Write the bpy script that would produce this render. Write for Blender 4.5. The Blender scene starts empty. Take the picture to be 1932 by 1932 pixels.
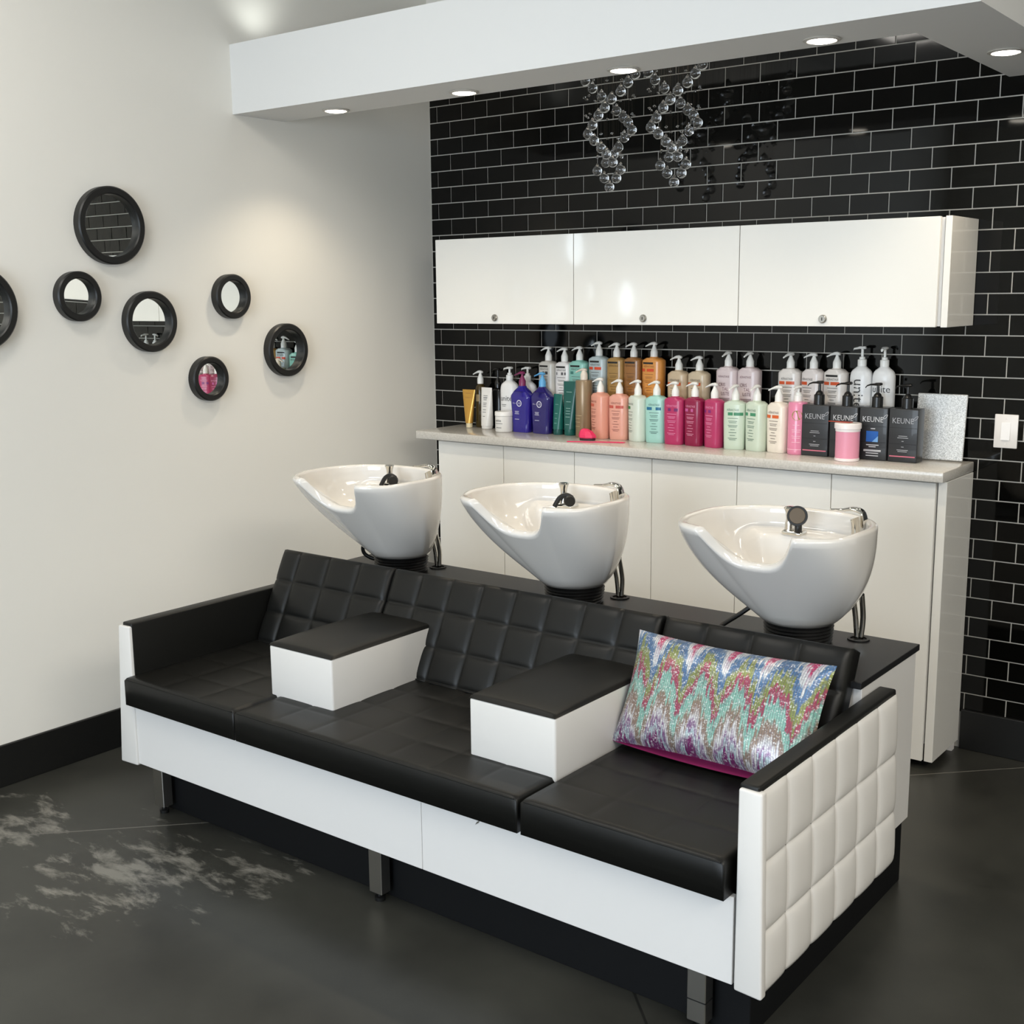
import bpy, bmesh, math, random
from mathutils import Vector, Matrix
random.seed(7)
C = bpy.context.scene.collection
PI = math.pi

# ------------------------------------------------------------------ materials
def lin(c):
    return tuple((v/12.92 if v <= .04045 else ((v+.055)/1.055)**2.4) for v in (x/255 for x in c))
def mat(name, rgb, rough=.5, metal=0, spec=.5, coat=0, trans=0, ior=1.45, emit=None, es=0, sss=0):
    m = bpy.data.materials.new(name); m.use_nodes = True
    b = m.node_tree.nodes['Principled BSDF']
    b.inputs['Base Color'].default_value = (*lin(rgb), 1)
    b.inputs['Roughness'].default_value = rough
    b.inputs['Metallic'].default_value = metal
    b.inputs['Specular IOR Level'].default_value = spec
    b.inputs['Coat Weight'].default_value = coat
    b.inputs['Coat Roughness'].default_value = .05
    b.inputs['Transmission Weight'].default_value = trans
    b.inputs['IOR'].default_value = ior
    if emit:
        b.inputs['Emission Color'].default_value = (*emit, 1)
        b.inputs['Emission Strength'].default_value = es
    return m
def nodes(m):
    return m.node_tree.nodes, m.node_tree.links, m.node_tree.nodes['Principled BSDF']
def noise_bump(m, scale, strength, dist=.002, detail=4, coord='Object', rough_var=None):
    n, l, b = nodes(m)
    tc = n.new('ShaderNodeTexCoord'); nz = n.new('ShaderNodeTexNoise')
    nz.inputs['Scale'].default_value = scale; nz.inputs['Detail'].default_value = detail
    l.new(tc.outputs[coord], nz.inputs['Vector'])
    bp = n.new('ShaderNodeBump'); bp.inputs['Strength'].default_value = strength; bp.inputs['Distance'].default_value = dist
    l.new(nz.outputs['Fac'], bp.inputs['Height']); l.new(bp.outputs['Normal'], b.inputs['Normal'])
    if rough_var:
        mr = n.new('ShaderNodeMapRange'); mr.inputs['To Min'].default_value = rough_var[0]; mr.inputs['To Max'].default_value = rough_var[1]
        l.new(nz.outputs['Fac'], mr.inputs['Value']); l.new(mr.outputs['Result'], b.inputs['Roughness'])
    return m
def mottle(m, scale, c0, c1, lo=.35, hi=.65, detail=6, coord='Object'):
    n, l, b = nodes(m)
    tc = n.new('ShaderNodeTexCoord'); nz = n.new('ShaderNodeTexNoise'); r = n.new('ShaderNodeValToRGB')
    nz.inputs['Scale'].default_value = scale; nz.inputs['Detail'].default_value = detail
    r.color_ramp.elements[0].position = lo; r.color_ramp.elements[1].position = hi
    r.color_ramp.elements[0].color = (*lin(c0), 1); r.color_ramp.elements[1].color = (*lin(c1), 1)
    l.new(tc.outputs[coord], nz.inputs['Vector']); l.new(nz.outputs['Fac'], r.inputs['Fac']); l.new(r.outputs['Color'], b.inputs['Base Color'])
    return m

W = {}
W['wall'] = noise_bump(mat('wall_paint', (236, 233, 225), .75, spec=.3), 60, .08, .001)
W['soffit'] = mat('soffit_paint', (222, 222, 220), .7, spec=.3)
W['ceil'] = mat('ceiling_paint', (225, 222, 215), .8)
W['tile'] = noise_bump(mat('black_gloss_tile', (7, 7, 6), .05, spec=.34), 7, .05, .003, 2)
W['grout'] = mat('pale_grout', (188, 184, 175), .85)
W['base'] = mat('black_baseboard', (20, 20, 19), .45)
W['gloss'] = mat('gloss_white_lacquer', (236, 234, 228), .12, spec=.5, coat=.4)
W['satin'] = mat('satin_white_laminate', (218, 216, 213), .3)
W['base_white'] = mat('base_cabinet_white', (237, 235, 229), .3)
W['carc'] = mat('cabinet_carcass_grey', (150, 147, 142), .5)
W['quartz'] = mottle(mat('pale_quartz', (200, 196, 188), .18, coat=.2), 160, (193, 189, 181), (209, 205, 198), .3, .6)
W['blk'] = noise_bump(mat('black_vinyl', (17, 17, 15), .42, spec=.36), 420, .12, .0006, 3)
W['wht'] = noise_bump(mat('white_vinyl', (218, 215, 210), .4), 420, .08, .0005, 3)
W['plinth'] = mat('black_plinth_board', (8, 9, 11), .55, spec=.3)
W['slab'] = noise_bump(mat('black_worktop_board', (24, 24, 25), .38), 500, .05, .0004)
W['chrome'] = mat('chrome', (215, 212, 205), .08, metal=1)
W['steel'] = mat('brushed_leg_metal', (176, 173, 166), .34, metal=1)
W['rubber'] = mat('black_rubber', (16, 16, 16), .45)
W['cer'] = mat('white_ceramic', (224, 220, 214), .1, spec=.5, coat=.6)
W['mframe'] = noise_bump(mat('black_mirror_frame', (24, 24, 23), .4), 90, .1, .0006)
W['mirror'] = mat('mirror_glass', (235, 238, 236), .0, metal=1)
W['glass'] = mat('crystal_glass', (255, 255, 255), .0, trans=1, ior=1.52)
W['wire'] = mat('thin_wire', (90, 84, 74), .3, metal=1)
W['lens'] = mat('lit_lamp_lens', (255, 250, 240), .4, emit=(1, .93, .8), es=14)
W['trimring'] = mat('lamp_trim_ring', (190, 186, 178), .35)
W['plate'] = mat('white_switch_plate', (232, 226, 220), .35)
W['dark'] = mat('dark_gap', (8, 8, 8), .8)
W['acryl'] = mat('black_acrylic', (9, 9, 9), .12)

# floor: dark polished concrete, pale worn patches, saw-cut joints
def floor_mat():
    m = mat('dark_polished_concrete', (60, 60, 57), .3, spec=.4)
    n, l, b = nodes(m)
    geo = n.new('ShaderNodeNewGeometry')
    nz = n.new('ShaderNodeTexNoise'); nz.inputs['Scale'].default_value = 1.6; nz.inputs['Detail'].default_value = 9; nz.inputs['Roughness'].default_value = .6
    l.new(geo.outputs['Position'], nz.inputs['Vector'])
    r = n.new('ShaderNodeValToRGB'); e = r.color_ramp.elements
    e[0].position = .3; e[0].color = (*lin((40, 40, 37)), 1); e[1].position = .72; e[1].color = (*lin((64, 64, 59)), 1)
    l.new(nz.outputs['Fac'], r.inputs['Fac'])
    # worn patches: noise thresholded inside two soft discs on the floor
    mp = n.new('ShaderNodeMapping'); mp.inputs['Rotation'].default_value = (0, 0, .75); mp.inputs['Scale'].default_value = (3.0, 7.5, 1)
    l.new(geo.outputs['Position'], mp.inputs['Vector'])
    n2 = n.new('ShaderNodeTexNoise'); n2.inputs['Scale'].default_value = 1.7; n2.inputs['Detail'].default_value = 10; n2.inputs['Roughness'].default_value = .66; n2.inputs['Distortion'].default_value = .3
    l.new(mp.outputs['Vector'], n2.inputs['Vector'])
    def disc(cx, cy, rad):
        d = n.new('ShaderNodeVectorMath'); d.operation = 'DISTANCE'; d.inputs[1].default_value = (cx, cy, 0)
        l.new(geo.outputs['Position'], d.inputs[0])
        mr = n.new('ShaderNodeMapRange'); mr.inputs['From Min'].default_value = 0; mr.inputs['From Max'].default_value = rad
        mr.inputs['To Min'].default_value = .17; mr.inputs['To Max'].default_value = -.14
        l.new(d.outputs['Value'], mr.inputs['Value']); return mr.outputs['Result']
    acc = None
    for a in ((.98, -2.66, .62), (.36, -2.68, .42), (1.3, -2.45, .34)):
        o = disc(*a)
        if acc is None: acc = o
        else:
            mx = n.new('ShaderNodeMath'); mx.operation = 'MAXIMUM'; l.new(acc, mx.inputs[0]); l.new(o, mx.inputs[1]); acc = mx.outputs[0]
    ad = n.new('ShaderNodeMath'); ad.operation = 'ADD'; l.new(n2.outputs['Fac'], ad.inputs[0]); l.new(acc, ad.inputs[1])
    th = n.new('ShaderNodeMapRange'); th.inputs['From Min'].default_value = .565; th.inputs['From Max'].default_value = .70
    l.new(ad.outputs[0], th.inputs['Value'])
    mul = n.new('ShaderNodeMath'); mul.operation = 'MULTIPLY'; mul.inputs[1].default_value = .62; l.new(th.outputs['Result'], mul.inputs[0])
    mix = n.new('ShaderNodeMix'); mix.data_type = 'RGBA'
    l.new(mul.outputs[0], mix.inputs['Factor']); l.new(r.outputs['Color'], mix.inputs['A']); mix.inputs['B'].default_value = (*lin((150, 147, 138)), 1)
    # joints: lines in the floor at given distance along a direction
    out = mix.outputs['Result']
    sep = n.new('ShaderNodeSeparateXYZ'); l.new(geo.outputs['Position'], sep.inputs[0])
    def joint(ax, ay, c, w, col):
        nonlocal out
        a = n.new('ShaderNodeMath'); a.operation = 'MULTIPLY'; a.inputs[1].default_value = ax; l.new(sep.outputs['X'], a.inputs[0])
        bb = n.new('ShaderNodeMath'); bb.operation = 'MULTIPLY_ADD'; bb.inputs[1].default_value = ay; l.new(sep.outputs['Y'], bb.inputs[0]); l.new(a.outputs[0], bb.inputs[2])
        s = n.new('ShaderNodeMath'); s.operation = 'SUBTRACT'; s.inputs[1].default_value = c; l.new(bb.outputs[0], s.inputs[0])
        ab = n.new('ShaderNodeMath'); ab.operation = 'ABSOLUTE'; l.new(s.outputs[0], ab.inputs[0])
        lt = n.new('ShaderNodeMath'); lt.operation = 'LESS_THAN'; lt.inputs[1].default_value = w; l.new(ab.outputs[0], lt.inputs[0])
        mx = n.new('ShaderNodeMix'); mx.data_type = 'RGBA'; l.new(lt.outputs[0], mx.inputs['Factor']); l.new(out, mx.inputs['A'])
        mx.inputs['B'].default_value = (*lin(col), 1); out = mx.outputs['Result']
    s2 = math.sqrt(.5)
    joint(.7148, -.6996, 2.218, .003, (104, 102, 96))
    joint(s2, s2, s2*(2.66-2.28), .004, (34, 34, 32))
    l.new(out, b.inputs['Base Color'])
    rr = n.new('ShaderNodeMapRange'); rr.inputs['To Min'].default_value = .22; rr.inputs['To Max'].default_value = .42
    l.new(nz.outputs['Fac'], rr.inputs['Value']); l.new(rr.outputs['Result'], b.inputs['Roughness'])
    return m
W['floor'] = floor_mat()

def sequin_mat():
    m = mat('sequin_ikat', (150, 150, 150), .35)
    n, l, b = nodes(m)
    uv = n.new('ShaderNodeUVMap'); uv.uv_map = 'UVMap'
    sp = n.new('ShaderNodeSeparateXYZ'); l.new(uv.outputs['UV'], sp.inputs[0])
    def M(op, a, bv=None, c=None):
        x = n.new('ShaderNodeMath'); x.operation = op
        for i, v in enumerate((a, bv, c)):
            if v is None: continue
            if isinstance(v, (int, float)): x.inputs[i].default_value = v
            else: l.new(v, x.inputs[i])
        return x.outputs[0]
    U, V = sp.outputs['X'], sp.outputs['Y']
    # streak noise, stretched down the cloth
    mp = n.new('ShaderNodeMapping'); mp.inputs['Scale'].default_value = (75, 9, 1); l.new(uv.outputs['UV'], mp.inputs['Vector'])
    st = n.new('ShaderNodeTexNoise'); st.inputs['Scale'].default_value = 1; st.inputs['Detail'].default_value = 3; l.new(mp.outputs['Vector'], st.inputs['Vector'])
    arch = M('ABSOLUTE', M('SINE', M('MULTIPLY', M('ADD', U, .03), PI*5.3)))
    arch = M('POWER', arch, 1.1)
    col = M('FLOOR', M('MULTIPLY', U, 92)); wn = n.new('ShaderNodeTexWhiteNoise'); wn.noise_dimensions = '1D'; l.new(col, wn.inputs['W'])
    jit = M('ADD', M('MULTIPLY', M('SUBTRACT', st.outputs['Fac'], .5), .30), M('MULTIPLY', M('SUBTRACT', wn.outputs['Value'], .5), .13))
    thread = M('LESS_THAN', M('FRACT', M('MULTIPLY', U, 92)), .26)
    d = M('ADD', M('SUBTRACT', V, M('MULTIPLY', arch, .36)), jit)
    r = n.new('ShaderNodeValToRGB'); cr = r.color_ramp; cr.interpolation = 'LINEAR'
    stops = [(0.0, (120, 40, 100)), (.05, (176, 200, 200)), (.10, (120, 70, 120)), (.17, (205, 205, 205)), (.23, (140, 118, 104)), (.30, (136, 118, 100)),
             (.34, (142, 184, 170)), (.44, (116, 168, 154)), (.47, (150, 58, 82)), (.53, (156, 64, 88)), (.56, (122, 132, 66)), (.63, (134, 142, 84)),
             (.67, (72, 106, 148)), (.76, (84, 120, 158)), (.80, (200, 204, 204)), (.88, (190, 180, 192)), (.93, (185, 50, 100)), (1.0, (190, 60, 110))]
    cr.elements[0].position = 0; cr.elements[0].color = (*lin(stops[0][1]), 1)
    cr.elements[1].position = 1; cr.elements[1].color = (*lin(stops[-1][1]), 1)
    for p, c in stops[1:-1]:
        e = cr.elements.new(p); e.color = (*lin(c), 1)
    l.new(M('ADD', M('MULTIPLY', d, .78), .22), r.inputs['Fac'])
    # single sequins: light and dark flecks
    mp2 = n.new('ShaderNodeMapping'); mp2.inputs['Scale'].default_value = (150, 95, 1); l.new(uv.outputs['UV'], mp2.inputs['Vector'])
    vo = n.new('ShaderNodeTexVoronoi'); vo.inputs['Scale'].default_value = 1; l.new(mp2.outputs['Vector'], vo.inputs['Vector'])
    sc = n.new('ShaderNodeSeparateColor'); l.new(vo.outputs['Color'], sc.inputs[0])
    w = n.new('ShaderNodeMapRange'); w.inputs['From Min'].default_value = .7; w.inputs['From Max'].default_value = 1.0; w.inputs['To Max'].default_value = .62; l.new(sc.outputs[0], w.inputs['Value'])
    mx = n.new('ShaderNodeMix'); mx.data_type = 'RGBA'; l.new(w.outputs['Result'], mx.inputs['Factor']); l.new(r.outputs['Color'], mx.inputs['A']); mx.inputs['B'].default_value = (*lin((240, 240, 238)), 1)
    dk = n.new('ShaderNodeMapRange'); dk.inputs['From Min'].default_value = .0; dk.inputs['From Max'].default_value = .3; dk.inputs['To Min'].default_value = .5; dk.inputs['To Max'].default_value = 0; l.new(sc.outputs[1], dk.inputs['Value']); dk2 = M('MAXIMUM', dk.outputs['Result'], M('MULTIPLY', thread, .55))
    mx2 = n.new('ShaderNodeMix'); mx2.data_type = 'RGBA'; l.new(dk2, mx2.inputs['Factor']); l.new(mx.outputs['Result'], mx2.inputs['A']); mx2.inputs['B'].default_value = (*lin((84, 80, 92)), 1)
    l.new(mx2.outputs['Result'], b.inputs['Base Color'])
    bp = n.new('ShaderNodeBump'); bp.inputs['Strength'].default_value = .5; bp.inputs['Distance'].default_value = .002
    l.new(sc.outputs[2], bp.inputs['Height']); l.new(bp.outputs['Normal'], b.inputs['Normal'])
    b.inputs['Metallic'].default_value = .25
    return m
W['sequin'] = sequin_mat()
W['magenta_cloth'] = mat('magenta_cloth', (140, 28, 88), .8)
def glitter():
    m = mat('silver_glitter', (200, 200, 200), .4)
    n, l, b = nodes(m)
    tc = n.new('ShaderNodeTexCoord'); vo = n.new('ShaderNodeTexVoronoi'); vo.inputs['Scale'].default_value = 330
    l.new(tc.outputs['Object'], vo.inputs['Vector'])
    r = n.new('ShaderNodeValToRGB'); r.color_ramp.elements[0].color = (*lin((182, 182, 180)), 1); r.color_ramp.elements[1].color = (*lin((244, 244, 242)), 1)
    s = n.new('ShaderNodeSeparateColor'); l.new(vo.outputs['Color'], s.inputs[0]); l.new(s.outputs[0], r.inputs['Fac']); l.new(r.outputs['Color'], b.inputs['Base Color'])
    nm = n.new('ShaderNodeBump'); nm.inputs['Strength'].default_value = .9; nm.inputs['Distance'].default_value = .003; l.new(s.outputs[1], nm.inputs['Height']); l.new(nm.outputs['Normal'], b.inputs['Normal'])
    b.inputs['Metallic'].default_value = .3; b.inputs['Roughness'].default_value = .35
    return m
W['glitter'] = glitter()
_cm = {}
def plastic(rgb, rough=.3, trans=0, coat=.15, metal=0):
    k = (rgb, rough, trans, metal)
    if k not in _cm:
        _cm[k] = mat('plastic_%02x%02x%02x' % rgb, rgb, rough, metal, coat=coat, trans=trans)
    return _cm[k]

# ------------------------------------------------------------------ mesh helpers
def obj(name, bm, m, parent=None, loc=(0, 0, 0), rot=(0, 0, 0), smooth=False, label=None):
    me = bpy.data.meshes.new(name)
    bmesh.ops.recalc_face_normals(bm, faces=bm.faces[:])
    bm.to_mesh(me); bm.free()
    for x in (m if isinstance(m, (list, tuple)) else [m]): me.materials.append(x)
    if smooth:
        me.polygons.foreach_set('use_smooth', [True]*len(me.polygons))
        if smooth != 'all':
            try: me.set_sharp_from_angle(angle=smooth if isinstance(smooth, float) else math.radians(35))
            except Exception: pass
    o = bpy.data.objects.new(name, me); C.objects.link(o)
    o.location = loc; o.rotation_euler = rot
    if parent: o.parent = parent
    if label: o['label'] = label
    return o
def tag(o, label, cat, group=None):
    o['label'] = label; o['category'] = cat
    if group: o['group'] = group
    return o
def thing(name, label, cat, loc=(0, 0, 0), rotz=0, group=None):
    o = bpy.data.objects.new(name, None); C.objects.link(o); o.empty_display_size = .05
    o.location = loc; o.rotation_euler = (0, 0, rotz)
    return tag(o, label, cat, group)
def struct(name, bm, m, smooth=False):
    o = obj(name, bm, m, smooth=smooth); o['kind'] = 'structure'; return o
def tree_copy(o, parent=None):
    c = o.copy(); C.objects.link(c); c.parent = parent
    for ch in list(o.children): tree_copy(ch, c)
    return c
def NB(): return bmesh.new()
def merge(bm, t, mi=None):
    if mi is not None:
        for f in t.faces: f.material_index = mi
    me = bpy.data.meshes.new('tmp'); t.to_mesh(me); t.free(); bm.from_mesh(me); bpy.data.meshes.remove(me)
def box(bm, lo, hi, bev=0, seg=2, mi=None):
    t = bmesh.new(); bmesh.ops.create_cube(t, size=1)
    s = [hi[i]-lo[i] for i in range(3)]; c = [(hi[i]+lo[i])/2 for i in range(3)]
    for v in t.verts: v.co = Vector([v.co[i]*s[i]+c[i] for i in range(3)])
    if bev: bmesh.ops.bevel(t, geom=t.edges[:], offset=min(bev, min(s)*.49), segments=seg, affect='EDGES', profile=.5)
    merge(bm, t, mi); return bm
def B(lo, hi, bev=0, seg=2): return box(NB(), lo, hi, bev, seg)
def loft(bm, rings, cap0=True, cap1=True, closed=False, mi=None):
    vr = [[bm.verts.new(p) for p in r] for r in rings]; n = len(vr[0]); fs = []
    for i in range(len(vr)-1 + (1 if closed else 0)):
        a, b = vr[i], vr[(i+1) % len(vr)]
        for j in range(n):
            fs.append(bm.faces.new((a[j], a[(j+1) % n], b[(j+1) % n], b[j])))
    if not closed:
        if cap0: fs.append(bm.faces.new(vr[0][::-1]))
        if cap1: fs.append(bm.faces.new(vr[-1]))
    if mi is not None:
        for f in fs: f.material_index = mi
    return bm
def ring(r, z, n=24, cx=0, cy=0): return [(cx+r*math.cos(2*PI*i/n), cy+r*math.sin(2*PI*i/n), z) for i in range(n)]
def lathe(bm, prof, n=24, cx=0, cy=0, mi=None): return loft(bm, [ring(max(r, 1e-4), z, n, cx, cy) for r, z in prof], mi=mi)
def tube(bm, pts, r, n=10, mi=None):
    pts = [Vector(p) for p in pts]; rings = []
    t0 = (pts[1]-pts[0]).normalized(); up = Vector((0, 0, 1)) if abs(t0.z) < .9 else Vector((1, 0, 0))
    a = t0.cross(up).normalized()
    for i, p in enumerate(pts):
        t = (pts[min(i+1, len(pts)-1)]-pts[max(i-1, 0)]).normalized()
        a = (a - t*a.dot(t)).normalized(); b = t.cross(a)
        rr = r[i] if isinstance(r, (list, tuple)) else r
        rings.append([p + (a*math.cos(2*PI*k/n)+b*math.sin(2*PI*k/n))*rr for k in range(n)])
    return loft(bm, rings, mi=mi)
def spline(pts, n=8):
    P = [Vector(p) for p in pts]; out = []
    for i in range(len(P)-1):
        p0, p1, p2, p3 = P[max(i-1, 0)], P[i], P[i+1], P[min(i+2, len(P)-1)]
        for k in range(n):
            t = k/n
            out.append(.5*((2*p1)+(p2-p0)*t+(2*p0-5*p1+4*p2-p3)*t*t+(3*p1-p0-3*p2+p3)*t**3))
    out.append(P[-1]); return out
def se(w, d, n=3.0, m=32, cx=0, cy=0):
    out = []
    for i in range(m):
        a = 2*PI*i/m; c, s = math.cos(a), math.sin(a)
        out.append((cx+w/2*math.copysign(abs(c)**(2/n), c), cy+d/2*math.copysign(abs(s)**(2/n), s)))
    return out
def pad(O, U, V, N, us, vs, T, puff, er=.012, per=8, seam=.5, back=True):
    """an upholstered slab: a face of stitched squares (seam lines at us and vs), thickness T behind it"""
    O, U, V, N = Vector(O), Vector(U), Vector(V), Vector(N); bm = NB()
    def fine(s):
        out = []
        for i in range(len(s)-1):
            for k in range(per):
                t = k/per; t = .5-.5*math.cos(PI*t) if True else t
                out.append((s[i]+(s[i+1]-s[i])*t, t))
        out.append((s[-1], 1.0)); return out
    fu, fv = fine(us), fine(vs)
    u0, u1, v0, v1 = us[0], us[-1], vs[0], vs[-1]
    g = lambda t: 1-abs(2*t-1)**3.2
    grid = []
    for a, ta in fu:
        row = []
        for b, tb in fv:
            h = puff*(g(ta)*g(tb))**seam
            d = min(a-u0, u1-a, b-v0, v1-b)
            if d < er: h -= er-math.sqrt(max(0, er*er-(er-d)**2))
            row.append(bm.verts.new(O+U*a+V*b+N*(T+h)))
        grid.append(row)
    nu, nv = len(grid), len(grid[0])
    for i in range(nu-1):
        for j in range(nv-1):
            bm.faces.new((grid[i][j], grid[i+1][j], grid[i+1][j+1], grid[i][j+1]))
    border = [grid[i][0] for i in range(nu)]+[grid[-1][j] for j in range(1, nv)]+[grid[i][-1] for i in range(nu-2, -1, -1)]+[grid[0][j] for j in range(nv-2, 0, -1)]
    low = []
    for v in border:
        p = v.co-O; low.append(bm.verts.new(O+U*p.dot(U)+V*p.dot(V)))
    k = len(border)
    for i in range(k): bm.faces.new((border[i], border[(i+1) % k], low[(i+1) % k], low[i]))
    bm.faces.new(low)
    return bm
def lin_space(a, b, n): return [a+(b-a)*i/n for i in range(n+1)]
_txt = {}
def text_polys(s, size):
    """outline of a word as flat triangles, centred on x, baseline at 0"""
    if s not in _txt:
        cu = bpy.data.curves.new('t', 'FONT'); cu.body = s; cu.size = 1; cu.align_x = 'CENTER'; cu.resolution_u = 2
        o = bpy.data.objects.new('t', cu); C.objects.link(o); bpy.context.view_layer.update()
        me = o.to_mesh(); _txt[s] = ([v.co.copy() for v in me.vertices], [tuple(p.vertices) for p in me.polygons]); o.to_mesh_clear()
        bpy.data.objects.remove(o); bpy.data.curves.remove(cu)
    v, f = _txt[s]
    return [Vector((p.x*size, p.y*size, 0)) for p in v], f
def put_text(bm, s, size, x, z, surf, mi=0, sx=1.0, rot=False):
    v, f = text_polys(s, size)
    if rot: v = [Vector((p.y, -p.x, 0)) for p in v]
    vv = [bm.verts.new(surf(x+p.x*sx, z+p.y)) for p in v]
    for q in f:
        try: fc = bm.faces.new([vv[i] for i in q]); fc.material_index = mi
        except ValueError: pass
def put_bar(bm, x0, x1, z0, z1, surf, mi=0, n=6):
    a = [bm.verts.new(surf(x0+(x1-x0)*i/n, z0)) for i in range(n+1)]; b = [bm.verts.new(surf(x0+(x1-x0)*i/n, z1)) for i in range(n+1)]
    for i in range(n): bm.faces.new((a[i], a[i+1], b[i+1], b[i])).material_index = mi

# ------------------------------------------------------------------ room shell
RX, FY, CZ = 9.0, -8.0, 3.6
struct('floor', B((-.1, FY-.1, -.1), (RX+.1, .12, 0)), W['floor'])
struct('ceiling', B((-.1, FY-.1, CZ), (RX+.1, .12, CZ+.1)), W['ceil'])
struct('wall_left', B((-.12, FY, 0), (0, .02, CZ)), W['wall'])
struct('wall_right', B((RX, FY, 0), (RX+.12, .02, CZ)), W['wall'])
# tile wall: grout bed plus single tiles, each tipped a hair
PZ, Z0, CP = .0785, 2.7412, .1604
XA, XB = .0494, .1330
bm = NB()
box(bm, (0, .003, 0), (RX, .12, CZ), mi=0)
box(bm, (0, -.004, Z0+5*PZ), (RX, .004, CZ), mi=2)
TX = 4.6
for k in range(-5, 35):
    zt = Z0-k*PZ-.0017; zb = zt-PZ+.0034
    if zb < .17: zb = .15
    if zt-zb < .01: continue
    x = (XA if k % 2 == 0 else XB)-CP
    while x < TX:
        a, b = max(x+.0017, .004), min(x+CP-.0017, TX)
        x += CP
        if b-a < .012: continue
        e = .0012
        t = [random.uniform(-.00028, .00028) for _ in range(2)]
        def yv(sx, sz): return -.0005+t[0]*sx+t[1]*sz
        q = [(a, 0, zb), (b, 0, zb), (b, 0, zt), (a, 0, zt)]
        back = [bm.verts.new((p[0], .0035, p[2])) for p in q]
        fr = [bm.verts.new((a+e, yv(-1, -1), zb+e)), bm.verts.new((b-e, yv(1, -1), zb+e)), bm.verts.new((b-e, yv(1, 1), zt-e)), bm.verts.new((a+e, yv(-1, 1), zt-e))]
        bm.faces.new(fr).material_index = 1
        for i in range(4): bm.faces.new((back[i], back[(i+1) % 4], fr[(i+1) % 4], fr[i])).material_index = 1
struct('wall_back', bm, [W['grout'], W['tile'], W['wall']])
# front wall behind the camera with two shop windows
bm = NB(); wx = [(1.15, 4.5), (5.0, 8.2)]; wz = (.35, 2.75)
box(bm, (0, FY-.12, 0), (RX, FY, wz[0])); box(bm, (0, FY-.12, wz[1]), (RX, FY, CZ))
for a, b in ((0, 1.15), (4.5, 5.0), (8.2, RX)): box(bm, (a, FY-.12, wz[0]), (b, FY, wz[1]))
struct('wall_front', bm, W['wall'])
for i, (a, b) in enumerate(wx):
    bm = NB(); t = .05
    for x0, x1 in ((a, a+t), ((a+b)/2-t/2, (a+b)/2+t/2), (b-t, b)): box(bm, (x0, FY-.08, wz[0]), (x1, FY-.03, wz[1]))
    for z0, z1 in ((wz[0], wz[0]+t), (wz[1]-t, wz[1])): box(bm, (a, FY-.08, z0), (b, FY-.03, z1))
    struct('window_%d' % (i+1), bm, W['base'])
struct('baseboard_left', B((0, FY, 0), (.014, 0, .1617), .003), W['base'])
struct('baseboard_back', B((2.77, -.014, 0), (RX, .003, .163), .003), W['base'])
# dropped L-shaped soffit
bm = NB(); pts = [(0, -1.255), (3.081, -1.255), (3.081, .0), (2.806, .0), (2.806, -.967), (0, -.967)]
lo = [bm.verts.new((x, y, 2.574)) for x, y in pts]; hi = [bm.verts.new((x, y, 2.855)) for x, y in pts]
bm.faces.new(lo[::-1]); bm.faces.new(hi)
for i in range(6): bm.faces.new((lo[i], lo[(i+1) % 6], hi[(i+1) % 6], hi[i]))
struct('ceiling_soffit', bm, W['soffit'])

# ------------------------------------------------------------------ recessed lamps
def make_lamp():
    t = thing('recessed_light', '', 'ceiling light', group='recessed lamps in the soffit')
    bm = NB(); lathe(bm, [(.044, -.001), (.057, -.001), (.058, -.004), (.046, -.007), (.044, -.004)], 32)
    obj('trim_ring', bm, W['trimring'], t, smooth=True)
    obj('lamp_lens', lathe(NB(), [(.0435, -.0005), (.0435, -.005), (.035, -.009), (.001, -.0105)], 32), W['lens'], t, smooth=True)
    ld = bpy.data.lights.new('lamp_beam', 'SPOT'); ld.energy = LAMP; ld.spot_size = math.radians(118); ld.spot_blend = .75; ld.shadow_soft_size = .04; ld.color = (1, .86, .66)
    lo = bpy.data.objects.new('lamp_beam', ld); C.objects.link(lo); lo.parent = t; lo.location = (0, 0, -.02)
    return t
LAMP = 20.5
lamp0 = make_lamp()
for i, (x, y, lb) in enumerate([(.419, -1.06, 'lit recessed lamp in the soffit nearest the white wall'), (1.107, -1.055, 'lit recessed lamp second from the white wall, just left of the tile edge top'),
        (1.819, -1.05, 'lit recessed lamp in the soffit right in front of the crystal chandeliers'), (2.55, -1.07, 'lit recessed lamp near the soffit corner, fourth from the white wall'),
        (2.935, -.503, 'lit recessed lamp in the short soffit arm that runs back to the tiles')]):
    o = lamp0 if i == 0 else tree_copy(lamp0)
    o.location = (x, y, 2.574); o['label'] = lb

# ------------------------------------------------------------------ wall mirrors
def mirror(y, z, D, label, tilt=(0, 0), d=.038):
    t = thing('round_mirror', label, 'mirror', (0, y, z), group='round black mirrors on the white wall')
    R = D/2; f = min(.034, .022+.05*R)
    prof = [(R-f, .006), (R-f, d-.004), (R-f+.004, d), (R-.005, d), (R, d-.005), (R, .0005), (R-f, .0005)]
    rings = [[(h, r*math.cos(2*PI*i/64), r*math.sin(2*PI*i/64)) for i in range(64)] for r, h in prof]
    obj('frame', loft(NB(), rings, closed=True), W['mframe'], t, smooth=True)
    bm = NB(); n = 64; v0 = [bm.verts.new((.006, (R-f+.001)*math.cos(2*PI*i/n), (R-f+.001)*math.sin(2*PI*i/n))) for i in range(n)]
    v1 = [bm.verts.new((.010, v.co.y, v.co.z)) for v in v0]
    bm.faces.new(v1); bm.faces.new(v0[::-1])
    for i in range(n): bm.faces.new((v0[i], v0[(i+1) % n], v1[(i+1) % n], v1[i]))
    obj('mirror_glass', bm, W['mirror'], t, loc=(.002, 0, 0), rot=(0, tilt[1], tilt[0]))
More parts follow.
